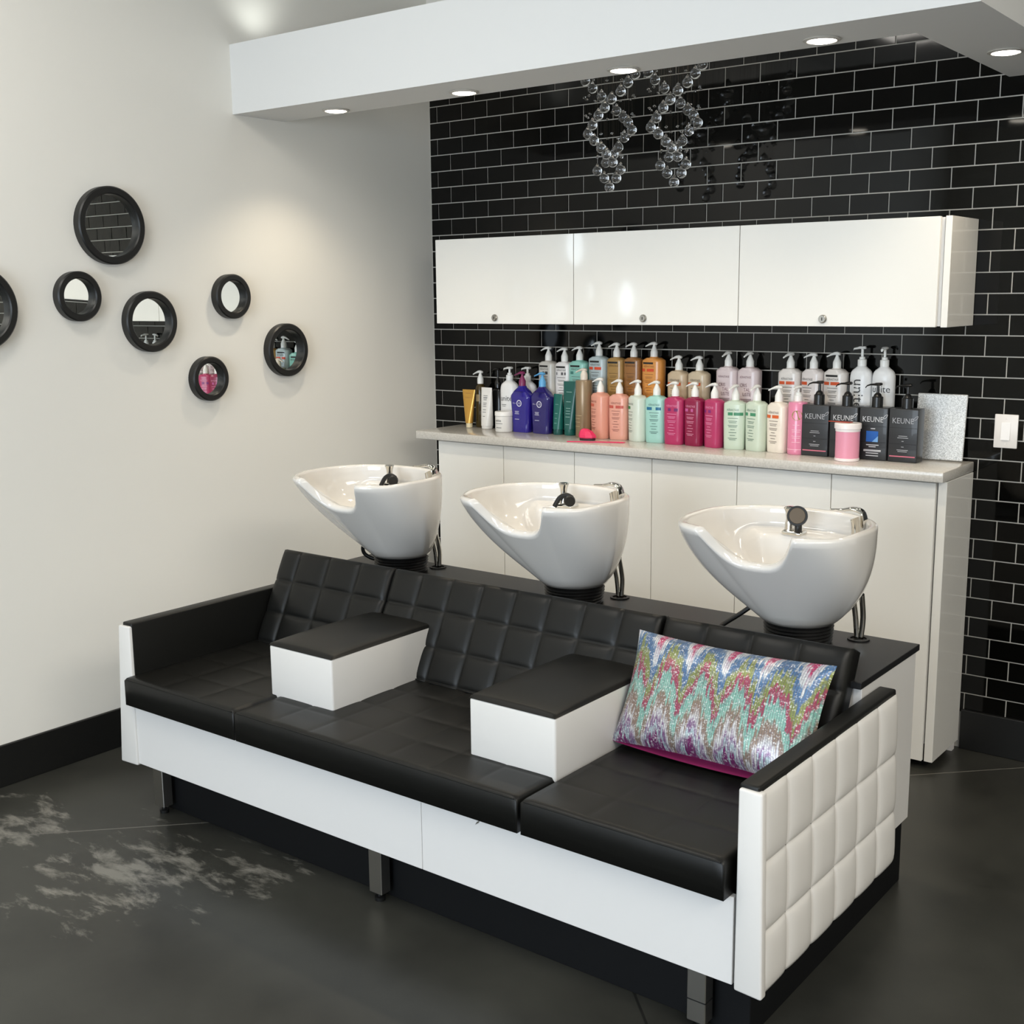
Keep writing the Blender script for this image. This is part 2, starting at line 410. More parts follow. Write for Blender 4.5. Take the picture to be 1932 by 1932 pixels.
for a in [(-1.90, 2.091, .296, 'largest whole round black mirror, topmost on the white wall'),
          (-2.063, 1.822, .188, 'small round black mirror just below and left of the topmost large one', (.022, .026)),
          (-1.745, 1.72, .242, 'medium round black mirror below and right of the topmost large one'),
          (-1.325, 1.817, .188, 'small round black mirror highest of the right-hand three on the white wall'),
          (-1.028, 1.578, .236, 'medium round black mirror nearest the tile wall', (.014, 0)),
          (-1.467, 1.475, .187, 'small round black mirror hanging lowest on the white wall'),
          (-2.47, 1.782, .30, 'large round black mirror cut off by the left picture edge')]: mirror(*a)

# ------------------------------------------------------------------ base cabinets, worktop, wall cabinets
YB, YC = -.325, -.36
X0, DW = .300, .4045
ords = ['first', 'second', 'third', 'fourth', 'fifth', 'sixth']
for i in range(6):
    x = X0+i*DW
    t = thing('base_cabinet', 'white base cabinet with plain slab door, %s from the white wall' % ords[i], 'cabinet', (x, 0, 0), group='white base cabinets under the counter')
    obj('body', B((.001, YB+.02, .10), (DW-.001, -.012, 1.12)), W['satin'], t)
    obj('door', B((.0015, YB, .035), (DW-.0015, YB+.018, 1.114), .0012, 1), W['base_white'], t)
    obj('toe_kick', B((.0, -.26, 0), (DW, -.245, .10)), W['dark'], t)
t = thing('end_panel', 'white end panel closing the base cabinet row beside the tiles', 'panel', (X0+6*DW, 0, 0))
obj('panel_board', B((.004, YB+.012, .032), (.036, -.004, 1.12), .0015, 1), W['gloss'], t)
obj('foot', B((.006, -.06, 0), (.03, -.03, .032)), W['satin'], t)
bm = NB(); box(bm, (.185, YC, 1.1215), (2.762, -.001, 1.16), .004, 2)
tag(obj('countertop', bm, W['quartz'], smooth=True), 'pale quartz worktop along the black tile wall holding the bottles', 'countertop')
UX, UW = .297, .8015
for i in range(3):
    x = UX+i*UW
    t = thing('wall_cabinet', ['white gloss wall cabinet next to the white wall', 'white gloss wall cabinet in the middle of three', 'white gloss wall cabinet at the right end with a side panel'][i], 'cabinet', (x, 0, 1.681), group='white wall cabinets above the counter')
    obj('body', B((.001, -.295, .003), (UW-.001, -.004, .389)), W['satin'], t)
    dw = UW-.0015 if i < 2 else UW-.012
    obj('door', B((.0015, -.315, 0), (dw, -.297, .392), .0012, 1), W['gloss'], t)
    lk = obj('lock', loft(NB(), [[(.36+r*math.cos(2*PI*k/20), y, .028+r*math.sin(2*PI*k/20)) for k in range(20)] for r, y in ((.016, -.3155), (.016, -.322), (.013, -.326))]), W['steel'], t, smooth=True)
    obj('keyhole', B((.3585, -.3268, .022), (.3615, -.326, .034)), W['dark'], lk)
    if i == 2: obj('side_panel', B((UW+.003, -.305, -.001), (UW+.027, -.004, .393), .0015, 1), W['gloss'], t)

# light switch
t = thing('light_switch', 'white rocker light switch plate on the black tiles', 'switch', (2.874, -.001, 1.285))
obj('plate', B((-.043, -.008, -.064), (.043, 0, .064), .003, 2), W['plate'], t, smooth=True)
bm = NB(); v = [(-.0165, -.008, -.033), (.0165, -.008, -.033), (.0165, -.008, .033), (-.0165, -.008, .033), (-.0165, -.0135, -.033), (.0165, -.0135, -.033), (.0165, -.0095, .033), (-.0165, -.0095, .033)]
vv = [bm.verts.new(p) for p in v]
for f in ((0, 1, 2, 3), (4, 5, 6, 7), (0, 1, 5, 4), (1, 2, 6, 5), (2, 3, 7, 6), (3, 0, 4, 7)): bm.faces.new([vv[i] for i in f])
obj('rocker', bm, mat('rocker_white', (240, 236, 232), .3), t)
for s in (-1, 1):
    obj('screw', loft(NB(), [[(.003*math.cos(2*PI*k/10), y, s*.048+.003*math.sin(2*PI*k/10)) for k in range(10)] for y in (-.008, -.009)]), W['plate'], t)

# ------------------------------------------------------------------ crystal chandeliers
CP3 = [(1.231, 2.657), (1.276, 2.62), (1.326, 2.605), (1.37, 2.631), (1.405, 2.661), (1.292, 2.574), (1.35, 2.556), (1.261, 2.546), (1.383, 2.526),
       (1.231, 2.51), (1.407, 2.505), (1.207, 2.476), (1.425, 2.474), (1.24, 2.447), (1.389, 2.447), (1.274, 2.414), (1.361, 2.41), (1.301, 2.387),
       (1.338, 2.384), (1.298, 2.353), (1.333, 2.352), (1.256, 2.323), (1.372, 2.32), (1.291, 2.291), (1.351, 2.287), (1.317, 2.253),
       (1.195, 2.69), (1.44, 2.69), (1.165, 2.73), (1.47, 2.73)]
def crystal_bm():
    bm = NB(); R = .0212; n = 14
    prof = [(.0015, .031), (.0055, .0255), (.012, .018), (.0178, .0105), (.0206, .0035), (.0208, -.0035), (.0185, -.0105), (.0135, -.0163), (.0065, -.0202), (.0006, -.0212)]
    return loft(bm, [ring(r, z, n) for r, z in prof])
CAMP = Vector((4.164, -4.732, 1.807))
def helix(i, x, z):
    """the two strings of balls wind round each other: depth from the sideways offset"""
    seg, w = (0, .125) if z > 2.59 else ((1, .112) if z > 2.37 else (2, .066))
    u = max(-1, min(1, (x-1.317)/w)); sg = (1 if u < 0 else -1)*(-1 if seg == 1 else 1)
    y = -.365+sg*w*.7*math.sqrt(max(0, 1-u*u))
    p = Vector((x, -.365, z)); return CAMP+(p-CAMP)*((y-CAMP.y)/(-.365-CAMP.y))
ch = thing('crystal_chandelier', 'glass crystal ball chandelier hanging left of its twin before the black tiles', 'chandelier', (1.317, -.365, CZ), group='twin crystal chandeliers')
obj('canopy', lathe(NB(), [(.12, 0), (.12, -.02), (.11, -.03), (.001, -.03)], 32), W['chrome'], ch, smooth=True)
c0 = None; wires = NB()
for i, (x, z) in enumerate(CP3):
    off = helix(i, x, z)-Vector((1.317, -.365, CZ))
    if c0 is None: c0 = obj('crystal', crystal_bm(), W['glass'], ch, smooth='all'); c = c0
    else: c = c0.copy(); C.objects.link(c); c.parent = ch
    c.location = off; c.rotation_euler = (0, 0, random.random()*PI)
    tube(wires, [off+Vector((0, 0, .03)), Vector((off.x, off.y, -.03))], .00025, 4)
b0 = None
for z, r, n in ((2.612, .105, 12), (2.54, .10, 12), (2.458, .085, 12), (2.375, .055, 8), (2.70, .12, 12)):
    for k in range(n):
        a = 2*PI*(k+.3)/n; off = Vector((r*math.cos(a), r*math.sin(a), z-CZ))
        if b0 is None:
            b0 = obj('bead', loft(NB(), [ring(.001, .005, 8), ring(.007, .001, 8), ring(.007, -.001, 8), ring(.001, -.005, 8)]), W['glass'], ch); c = b0
        else: c = b0.copy(); C.objects.link(c); c.parent = ch
        c.location = off; c.rotation_euler = (random.uniform(-.5, .5), random.uniform(-.5, .5), 0)
        tube(wires, [off+Vector((0, 0, .004)), Vector((off.x, off.y, -.03))], .0002, 3)
obj('hanging_wires', wires, W['wire'], ch)
c2 = tree_copy(ch); c2.location.x += .308; c2.location.y -= .002; c2['label'] = 'glass crystal ball chandelier hanging right of its twin before the black tiles'

# ------------------------------------------------------------------ shampoo sofa
sofa = thing('shampoo_sofa', 'three-seat black and white tufted salon sofa in front of the wash basins', 'sofa')
YF = -2.36
SB = .193
# plinth and legs
obj('plinth', B((.66, -2.262, 0), (2.975, -1.24, SB), .002, 1), W['plinth'], sofa)
def leg(x):
    g = obj('leg', B((x-.026, -2.318, .028), (x+.026, -2.278, SB), .002, 1), W['steel'], sofa)
    obj('leg_foot', lathe(NB(), [(.016, 0), (.017, .012), (.008, .014), (.008, .029)], 16, x, -2.298), W['rubber'], g, smooth=True)
    if x > 2.5: obj('leg_seam', B((x-.0265, -2.3185, .085), (x+.0265, -2.2775, .088)), W['dark'], g)
for x in (.692, 1.757, 2.855): leg(x)
# white front boards, joined at x 1.99
obj('front_board', B((.60, YF, SB), (1.9895, YF+.02, .417), .0015, 1), W['satin'], sofa)
obj('front_board', B((1.991, YF, SB), (2.972, YF+.02, .417), .0015, 1), W['satin'], sofa)
bm = NB()
for p in [[(2.19, YF-.0006, .385), (2.203, YF-.0006, .394), (2.206, YF-.0006, .401), (2.196, YF-.0006, .395)]]: bm.faces.new([bm.verts.new(q) for q in p])
obj('scuff_mark', bm, W['steel'], sofa)
obj('seat_base', B((.65, YF+.02, SB), (2.972, -1.66, .417)), W['plinth'], sofa)
# seat cushions
def cushion(x0, x1, n):
    us = lin_space(0, x1-x0, n); vs = lin_space(0, .62, 4)
    obj('seat_cushion', pad((x0, -2.392, .418), (1, 0, 0), (0, 1, 0), (0, 0, 1), us, vs, .097, .003, .009, 8), W['blk'], sofa, smooth='all')
    # piped front seam
    tube_b = tube(NB(), [(x0+.01, -2.391, .511), (x1-.01, -2.391, .511)], .0016, 6)
    return tube_b
for a in ((.642, 1.222, 3), (1.228, 2.358, 7), (2.37, 2.962, 3)):
    obj('piping', cushion(*a), W['blk'], sofa)
# backrests, tilted
bz = Vector((0, .16, .33)).normalized(); bn = Vector((0, -bz.z, bz.y))
def backrest(x0, x1, n, us=None):
    H = .375; O = Vector((x0, -1.822, .515))-bn*.075
    us = us or lin_space(0, x1-x0, n); vs = [0, .01, .125, .25, H]
    obj('backrest', pad(O, (1, 0, 0), bz, bn, us, vs, .066, .011, .014, 8), W['blk'], sofa, smooth='all')
backrest(.655, 1.236, 4, [0, .10, .26, .42, .581]); backrest(1.244, 2.357, 8); backrest(2.366, 2.955, 4)
# dividing armrests: white box, domed black top
def divider(x0, x1, yf):
    t = NB(); yb0, yb1 = -1.815, -1.715
    v = [(x0, yf, .50), (x1, yf, .50), (x1, yb0, .50), (x0, yb0, .50), (x0, yf, .685), (x1, yf, .685), (x1, yb1, .69), (x0, yb1, .69)]
    vv = [t.verts.new(p) for p in v]
    for f in ((3, 2, 1, 0), (4, 5, 6, 7), (0, 1, 5, 4), (1, 2, 6, 5), (2, 3, 7, 6), (3, 0, 4, 7)): t.faces.new([vv[i] for i in f])
    bmesh.ops.bevel(t, geom=t.edges[:], offset=.008, segments=3, affect='EDGES', profile=.5)
    a = obj('divider_armrest', t, W['wht'], sofa, smooth=True)
    us = [0, x1-x0]; vs = [0, yb1-yf]
    obj('armrest_top', pad((x0, yf, .684), (1, 0, 0), (0, 1, 0), (0, 0, 1), us, vs, .006, .016, .006, 16, .4), W['blk'], a, smooth='all', label='black padded top')
divider(1.190, 1.482, -2.205); divider(2.062, 2.363, -2.225)
# side arms: black inside and top, white front, white quilted outside
def side_arm(xi, xo_t, xo_b, s):
    ztop, yb = .703, -1.495
    t = NB()
    v = [(xi, YF+.004, SB), (xi, yb, SB), (xi, yb, ztop), (xi, YF+.004, ztop)]
    o = [(xo_b-s*.012, YF+.004, SB), (xo_b-s*.012, yb, SB), (xo_t-s*.012, yb, ztop), (xo_t-s*.012, YF+.004, ztop)]
    a = [t.verts.new(p) for p in v]; b = [t.verts.new(p) for p in o]
    t.faces.new(a); t.faces.new(b[::-1])
    for i in range(4): t.faces.new((a[i], a[(i+1) % 4], b[(i+1) % 4], b[i]))
    bmesh.ops.bevel(t, geom=t.edges[:], offset=.006, segments=3, affect='EDGES', profile=.5)
    core = obj('side_arm', t, W['blk'], sofa, smooth=True)
    # white front strip
    t = NB(); e = .002
    v = [(xi+s*e, YF-.008, SB-.006), (xo_b, YF-.008, SB-.010), (xo_t, YF-.006, ztop-.012), (xi+s*e, YF-.006, ztop-.010)]
    a = [t.verts.new(p) for p in v]; b = [t.verts.new((p[0], YF+.02, p[2])) for p in v]
    t.faces.new(a); t.faces.new(b[::-1])
    for i in range(4): t.faces.new((a[i], a[(i+1) % 4], b[(i+1) % 4], b[i]))
    bmesh.ops.bevel(t, geom=t.edges[:], offset=.006, segments=3, affect='EDGES', profile=.5)
    obj('arm_front', t, W['wht'], core, smooth=True, label='white front strip')
    # quilted outer panel
    L = yb-YF; Hh = ztop-SB-.004
    Vd = Vector((xo_t-xo_b, 0, Hh)).normalized(); Nd = Vector((s*Vd.z, 0, -s*Vd.x))
    O = Vector((xo_b, YF+.0, SB-.008))-Nd*.018
    us = lin_space(.0, L, 6); vs = [0, .155, .327, Hh]
    obj('quilted_panel', pad(O, (0, 1, 0), Vd, Nd, us, vs, .006, .015, .006, 10, .45), W['wht'], core, smooth='all', label='white quilted outer side')
side_arm(.652, .588, .553, -1)
side_arm(2.978, 3.040, 3.052, 1)

# cabinet behind the sofa that carries the basins
cab = thing('basin_cabinet', 'white cabinet with black top behind the sofa, carrying the basins', 'cabinet')
obj('body', B((.70, -1.625, SB), (2.977, -1.195, .732), .0015, 1), W['satin'], cab)
obj('black_top', B((.69, -1.652, .733), (2.985, -1.188, .753), .0015, 1), W['slab'], cab)
for gx, gy in ((1.09, -1.243), (1.935, -1.235), (2.815, -1.248)):
    obj('grommet', loft(NB(), [ring(.034, .7532, 28, gx, gy), ring(.034, .757, 28, gx, gy), ring(.025, .757, 28, gx, gy), ring(.025, .7532, 28, gx, gy)], closed=True), W['rubber'], cab, smooth=True)

# ------------------------------------------------------------------ wash basins
def basin_shell():
    N = 128; a, b, yc = .279, .245, .0   # plan of the rim about its own centre; +y is the back
    zr, zb = .392, .066                 # rim and foot heights above the black top
    fx, fy, fr = .0, .165, .112          # foot circle
    rim = []
    for i in range(N):
        th = 2*PI*i/N; c, s = math.cos(th), math.sin(th)
        n = 2.25 if s > 0 else 2.7
        x = a*math.copysign(abs(c)**(2/n), c); y = b*math.copysign(abs(s)**(2/n), s)
        # neck notch in the middle of the front edge
        z = zr; k = 0
        if s < 0:
            ww = .148; q = abs(x)/ww
            if q < 1:
                k = (1-q**3.2)**1.2
        z -= .112*k; y += .095*k
        if s < -.2: z -= .006*(1-k)*min(1, (-s-.2)/.4)
        rim.append((Vector((x, y, z)), th, k))
    rings = [[] for _ in range(44)]
    outer = 20; rimseg = 6; tk = .026
    for p, th, k in rim:
        s = math.sin(th); back = max(0, s)
        base = Vector((fx+fr*math.cos(th), fy+fr*math.sin(th), zb))
        front = max(0, -s)
        fq = front**.55; kk = 2.5*(1-fq)+.95*fq
        kk = kk*(1+.05*k)
        pts = []
        for i in range(outer):                       # foot up to rim, outside
            t = 1-i/(outer-1)                        # 1 at foot
            w = t**kk
            pts.append(Vector((p.x+(base.x-p.x)*w, p.y+(base.y-p.y)*w, p.z+(zb-p.z)*t)))
        inn = Vector((p.x, p.y, 0)); cen = Vector((0, .02, 0)); d = (cen-inn).normalized()
        tw = tk+.016*max(k, min(1, max(0, (-s-.55)/.25))*.6); r = tw/2
        for i in range(1, rimseg+1):
            an = PI*i/(rimseg+1)
            q = Vector((p.x, p.y, p.z))+d*(r-r*math.cos(an)); q.z += r*.75*math.sin(an)
            pts.append(q)
        st = Vector((p.x, p.y, p.z))+d*tw
        dk = max(0, min(1, (s-.55)/.2))              # faucet ledge at the back
        fin = Vector((0, -.01, .215))
        m = 44-outer-rimseg
        for i in range(m):
            t = i/(m-1)
            dr0 = (1-(1-t)**2.0)*(1-fq)+t**1.0*fq; zt = st.z+(fin.z-st.z)*dr0; w = t**(2.1*(1-fq)+.95*fq)
            q = Vector((st.x+(fin.x-st.x)*w, st.y+(fin.y-st.y)*w, zt))
            if dk:
                q2 = q.copy()
                if t < .25: q2 = Vector((st.x, st.y, st.z-(.055)*t/.25))
                elif t < .5:
                    u = (t-.25)/.25; q2 = Vector((st.x+(fin.x-st.x)*.42*u, st.y+(fin.y-st.y)*.42*u, st.z-.055-.004*u))
                else:
                    u = (t-.5)/.5; w2 = .42+.58*u**1.6; z1 = st.z-.059
                    q2 = Vector((st.x+(fin.x-st.x)*w2, st.y+(fin.y-st.y)*w2, z1+(fin.z-z1)*(1-(1-u)**2.2)))
                q = q.lerp(q2, dk)
            pts.append(q)
        for i, q in enumerate(pts): rings[i].append(q)
    return loft(NB(), rings, cap0=True, cap1=True)
def make_basin():
    t = thing('wash_basin', '', 'basin', group='white salon wash basins')
    obj('bowl', basin_shell(), W['cer'], t, smooth='all')
    # pleated rubber neck
    prof = []
    for i in range(13): prof.append((.098+(.006 if i % 2 else 0)+.004*(i/12), .003+i*.0053))
    obj('rubber_neck', lathe(NB(), [(.001, .001), (.1, .001)]+prof+[(.09, .068), (.001, .068)], 40, 0, .165), W['rubber'], t, smooth=True)
    obj('drain', lathe(NB(), [(.024, .2155), (.024, .219), (.018, .2195), (.016, .217), (.001, .217)], 24, 0, -.01), W['chrome'], t, smooth=True)
    # mixer tap with lever
    mx = (.188, .140); zb = .338
    bm = NB()
    lathe(bm, [(.028, zb-.006), (.028, zb+.004), (.022, zb+.007), (.021, zb+.012)], 28, *mx)
    rings = []
    for i in range(9):
        u = i/8; z = zb+.008+.062*u; r = .021-.002*math.sin(u*PI); dx = -.004*u
        rings.append([(mx[0]+dx+r*math.cos(2*PI*k/24), mx[1]+.0*u+r*math.sin(2*PI*k/24), z+(.010*u*math.cos(2*PI*k/24))) for k in range(24)])
    loft(bm, rings)
    tap = obj('mixer_tap', bm, W['chrome'], t, smooth=True)
    bm = NB(); rr = []
    path = spline([(mx[0]+.022, mx[1], zb+.05), (mx[0]+.012, mx[1], zb+.083), (mx[0]-.018, mx[1], zb+.092), (mx[0]-.05, mx[1], zb+.086), (mx[0]-.088, mx[1], zb+.084)], 5)
    for i, p in enumerate(path):
        u = i/(len(path)-1); w = .021*(1-u)+.006*u; h = .011*(1-u)+.0025*u
        rr.append([Vector((p.x+.0*math.cos(2*PI*k/16), p.y+w*math.cos(2*PI*k/16), p.z+h*math.sin(2*PI*k/16))) for k in range(16)])
    loft(bm, rr); obj('lever', bm, W['chrome'], tap, smooth=True)
    # spray holder: plate, post with T head
    sx, sy = -.015, .145
    bm = NB(); box(bm, (sx-.034, sy-.024, zb-.008), (sx+.034, sy+.024, zb+.010), .009, 3)
    hold = obj('spray_holder', bm, W['chrome'], t, smooth=True)
    bm = NB(); lathe(bm, [(.015, zb+.008), (.014, zb+.03), (.011, zb+.04), (.013, zb+.06), (.016, zb+.068), (.018, zb+.074), (.014, zb+.079), (.001, zb+.08)], 24, sx-.016, sy)
    obj('post', bm, W['chrome'], hold, smooth=True)
    # supply pipes into the cabinet
    bm = NB(); gx = PIPE[0]
    for dx in (-.012, .012):
        tube(bm, spline([(gx+dx*1.2, .24, .15), (gx+dx*1.0, .265, .07), (gx+dx*.5, .268, .002)], 5), .0085, 12)
    obj('supply_pipes', bm, W['chrome'], t, smooth=True)
    return t, hold, (sx, sy, zb)
PIPE = [.1]
BX = [(1.0, -1.522), (1.825, -1.522), (2.665, -1.522)]
blabels = ['white shampoo basin nearest the white wall, at the far end of the sofa', 'white shampoo basin in the middle of the three', 'white shampoo basin nearest the viewer, above the sequin pillow']
b0, hold0, (sx, sy, zb) = make_basin()
basins = [b0, tree_copy(b0), tree_copy(b0)]
for i, (b, (x, y)) in enumerate(zip(basins, BX)):
    b.location = (x, y, .7535); b['label'] = blabels[i]
    hold = [c for c in b.children if c.name.startswith('spray_holder')][0]
    for c in b.children:
        if c.name.startswith('supply_pipes'): c.location.x = (.09, .11, .15)[i]-.1; c.location.y = (.012, .02, .008)[i]
    if i < 2:   # spray head laid over: hose arch ending in a black nozzle
        bm = NB(); pth = spline([(sx-.03, sy-.035, zb+.0), (sx-.012, sy-.03, zb+.03), (sx+.012, sy-.025, zb+.042), (sx+.034, sy-.022, zb+.034)], 6)
        tube(bm, pth, .0085, 12)
        sh = obj('spray_head', bm, W['rubber'], b, smooth=True)
        bm = NB(); tube(bm, [(sx+.022, sy-.024, zb+.024), (sx+.03, sy-.03, zb+.024), (sx+.036, sy-.036, zb+.022)], [.017, .02, .018], 20)
        obj('nozzle', bm, W['rubber'], sh, smooth=True)
    else:       # spray head facing out: black disc
        bm = NB(); c = Vector((sx+.022, sy-.03, zb+.058)); d = Vector((.35, -.9, .25)).normalized()
        tube(bm, [c-d*.03, c-d*.012, c, c+d*.008], [.012, .02, .031, .030], 28)
        sh = obj('spray_head', bm, W['rubber'], b, smooth=True)
        bm = NB(); tube(bm, [c+d*.0081, c+d*.0095], [.024, .023], 28); obj('spray_face', bm, mat('spray_face_brown', (92, 80, 66), .4, metal=.4), sh, smooth=True)
        bm = NB(); tube(bm, spline([c-d*.02, c+Vector((.004, .0, -.03)), c+Vector((.003, .002, -.048))], 4), .011, 12); obj('hose_end', bm, W['rubber'], sh, smooth=True)
    # black drain hose looping beside the neck
    if i == 0: pth = [(-.09, .17, .04), (-.13, .15, .03), (-.165, .13, .05), (-.165, .125, .085), (-.12, .14, .105)]
    elif i == 2: pth = [(-.085, .17, .13), (-.14, .19, .1), (-.20, .17, .05), (-.245, .13, .012), (-.22, .11, .010), (-.15, .1, .010)]
    else: continue
    obj('drain_hose', tube(NB(), spline(pth, 8), .0075, 10), W['rubber'], b, smooth=True)

# ------------------------------------------------------------------ pillow
pil = thing('throw_pillow', 'multicoloured sequin zigzag pillow with magenta back on the right-hand seat', 'pillow', (2.662, -1.862, .684))
PU = Vector((1, .0, 0)); PV = Vector((0, .155, .30)).normalized(); PN = Vector((0, -PV.z, PV.y))
def pillow_face(sgn, w, h, th, sag=0):
    bm = NB(); n, m = 40, 26; uvl = bm.loops.layers.uv.new('UVMap'); g = []
    for i in range(n+1):
        r = []
        for j in range(m+1):
            u = i/n*2-1; v = j/m*2-1
            pinx = 1-.07*(1-abs(u)**2)*0-.055*(1-v*v)*0
            x = u*w/2*(1-.05*(1-v**2)); y = v*h/2*(1-.07*(1-u**2)) - sag*(1-u*u)*max(0, -v)
            z = th*((1-u**4)*(1-v**4))**.62+.003*math.sin(9*u+3*v)*(1-u*u)*(1-v*v)
            r.append(bm.verts.new(PU*x+PV*y+PN*(sgn*z)))
        g.append(r)
    for i in range(n):
        for j in range(m):
            q = [(i, j), (i+1, j), (i+1, j+1), (i, j+1)]
            f = bm.faces.new([g[a][b] for a, b in q])
            for lp, (a, b) in zip(f.loops, q): lp[uvl].uv = (a/n, b/m)
    return bm
obj('sequin_front', pillow_face(1, .612, .335, .06), W['sequin'], pil, smooth='all')
obj('magenta_back', pillow_face(-1, .606, .334, .055, .022), W['magenta_cloth'], pil, loc=PN*-.001, smooth='all', label='plain magenta back')

# ------------------------------------------------------------------ bottles on the counter
ZC = 1.1605
white = plastic((236, 236, 232), .35)
G_F, G_B = 'bottles standing on the counter', 'bottles of the raised back row'
def pump_head(t, z0, ztop, ang, m, style='kera', r=.0165, reach=.044):
    """collar and pump over a bottle neck at z0; the nozzle points along ang"""
    bm = NB(); H = ztop-z0
    if style == 'kera':
        lathe(bm, [(r, z0), (r, z0+.024), (r*.92, z0+.028), (.0075, z0+.046), (.0062, z0+.05)], 20)
    else:
        lathe(bm, [(r, z0), (r, z0+.024), (r*.9, z0+.026), (.012, z0+.027), (.011, z0+.036), (.006, z0+.037)], 20)
    obj('collar', bm, m, t, smooth=True)
    bm = NB(); lathe(bm, [(.0055, z0+.03), (.0055, ztop-.013)], 12)
    d = Vector((math.cos(ang), math.sin(ang), 0)); s = Vector((-d.y, d.x, 0)); rr = []
    if style == 'flat': prof = [(-.014, 0, .009, .0045), (-.012, .001, .011, .006), (.012, .001, .011, .006), (.018, -.001, .008, .005), (.034, -.004, .0055, .004), (reach, -.009, .0035, .003)]
    else: prof = [(-.014, -.003, .004, .003), (-.011, -.001, .0095, .006), (0, .001, .0115, .0075), (.013, .0, .0095, .0065), (.027, -.005, .006, .0045), (reach, -.013, .0035, .003)]
    for dd, dz, w, h in prof:
        c = d*dd+Vector((0, 0, ztop-.0085+dz))
        rr.append([c+s*(w*math.cos(2*PI*k/14))+Vector((0, 0, h*math.sin(2*PI*k/14))) for k in range(14)])
    loft(bm, rr)
    obj('pump', bm, m, t, smooth=True)
def surf_se(w, d, n):
    def f(x, z):
        q = min(.995, abs(2*x/w)); return (x, -(d/2)*(1-q**n)**(1/n)-.0007, z)
    return f
def surf_flat(y): return lambda x, z: (x, y, z)
def lines(bm, rows, surf, x=0, mi=0, h=.0022):
    for z, wd in rows: put_bar(bm, x-wd/2, x+wd/2, z, z+h, surf, mi)
def kera(x, y, w, body, neck, top, col, lbl, rot=0, ang=PI, ink=(90, 85, 80), band=None, bands=((-.030, -.004), (.003, .030)), tape=False, z=0, group=G_F, extra=None, glossy=.28, shift=0.0, trans=0):
    t = thing('pump_bottle', lbl, 'bottle', (x, y, ZC+z), rot, group)
    w *= .97; d = w*.68; n = 3.0; rings = []
    prof = [(.90, 0), (.93, .003), (.95, .02), (1.0, body*.6), (1.0, body-.006), (.985, body-.001), (.94, body+.002), (.62, neck-.003), (.38, neck-.001), (.36, neck+.002)]
    for sc, zz in prof:
        ww = w*sc; dd = d*sc
        if sc < .9: q = (.9-sc)/.54; dd = d*.94*(1-q)+ww*q
        rings.append([(px, py, zz) for px, py in se(ww, dd, n if sc >= .9 else max(2, n*sc+.6), 36)])
    obj('body', loft(NB(), rings), plastic(col, glossy, trans), t, smooth=True)
    pump_head(t, neck, top, ang-rot, white)
    sf = surf_se(w, d, n); bm = NB()
    put_text(bm, 'KÉRASTASE', .0125, shift, body-.030, sf, 0, .82)
    obj('brand_lettering', bm, plastic(ink, .5), t); bm = NB()
    lines(bm, [(body-.062, .046), (body-.074, .038), (body-.080, .032), (body-.092, .042), (body-.098, .036), (body-.110, .020), (body-.122, .034), (body-.134, .024), (body-.146, .040), (body-.152, .028)], sf, shift, 0, .002)
    obj('fine_print', bm, plastic(ink, .5), t)
    if band:
        bm = NB()
        for a, b in bands: put_bar(bm, a+shift, b+shift, body-.049, body-.036, sf)
        obj('colour_band', bm, plastic(band, .5), t)
    if tape:
        bm = NB(); put_bar(bm, -.032+shift, .022+shift, body-.016, body-.0075, sf); obj('black_tape', bm, plastic((22, 20, 20), .5), t)
    return t
L = PI
Z2 = .13
yb = -.05
# back row, left to right (bases on a low black riser)
kera(.770, yb, .100, .198, .211, .280, (196, 192, 184), 'grey-white pump bottle at the left end of the raised back row', band=(70, 70, 70), bands=((-.01, -.001), (.006, .022)), tape=True, z=Z2, group=G_B, rot=-.1)
kera(.864, yb, .092, .196, .210, .277, (226, 222, 220), 'white pump bottle second from the left in the raised back row', band=(90, 88, 90), bands=((-.028, -.022), (.0, .012), (.018, .026)), tape=True, z=Z2, group=G_B)
kera(.950, yb, .104, .203, .217, .284, (138, 196, 182), 'mint green pump bottle in the back row above the taupe bottle', band=(60, 120, 112), bands=((-.03, -.012),), tape=True, z=Z2, group=G_B)
kera(1.060, yb, .102, .227, .240, .308, (176, 190, 192), 'pale blue-grey pump bottle with orange band and black tape, back row', band=(214, 74, 42), bands=((-.036, -.012), (-.003, .033)), tape=True, z=Z2, group=G_B, rot=-.05)
kera(1.156, yb, .092, .225, .237, .304, (166, 130, 74), 'golden brown pump bottle in the back row left of the amber one', ink=(110, 80, 40), tape=True, z=Z2, group=G_B, glossy=.2)
kera(1.248, yb, .092, .227, .239, .306, (150, 102, 54), 'dark amber pump bottle in the back row left of the orange one', ink=(105, 66, 34), tape=True, z=Z2, group=G_B, glossy=.2)
kera(1.354, yb, .108, .227, .241, .310, (216, 146, 72), 'orange pump bottle with red band at the right end of the amber group', ink=(150, 90, 40), band=(212, 78, 34), bands=((-.045, -.020), (-.010, .026)), tape=True, z=Z2, group=G_B, glossy=.2, shift=-.006)
kera(1.482, yb, .102, .170, .186, .253, (204, 182, 152), 'beige pump bottle with orange band, back row above the leftmost magenta bottle', band=(214, 92, 40), bands=((-.040, -.014), (.004, .032)), z=Z2, group=G_B, rot=-.1)
kera(1.585, yb, .102, .173, .187, .253, (206, 188, 160), 'beige pump bottle with orange band, back row above the middle magenta bottle', band=(214, 92, 40), bands=((-.042, -.016), (.004, .028)), z=Z2, group=G_B, rot=-.1)
def cris(bm, sf):
    put_text(bm, 'CRIS', .021, -.012, .127, sf, 0, .8); put_text(bm, 'TAL', .021, .004, .108, sf, 0, .8); put_text(bm, 'LISTE', .021, .004, .089, sf, 0, .8)
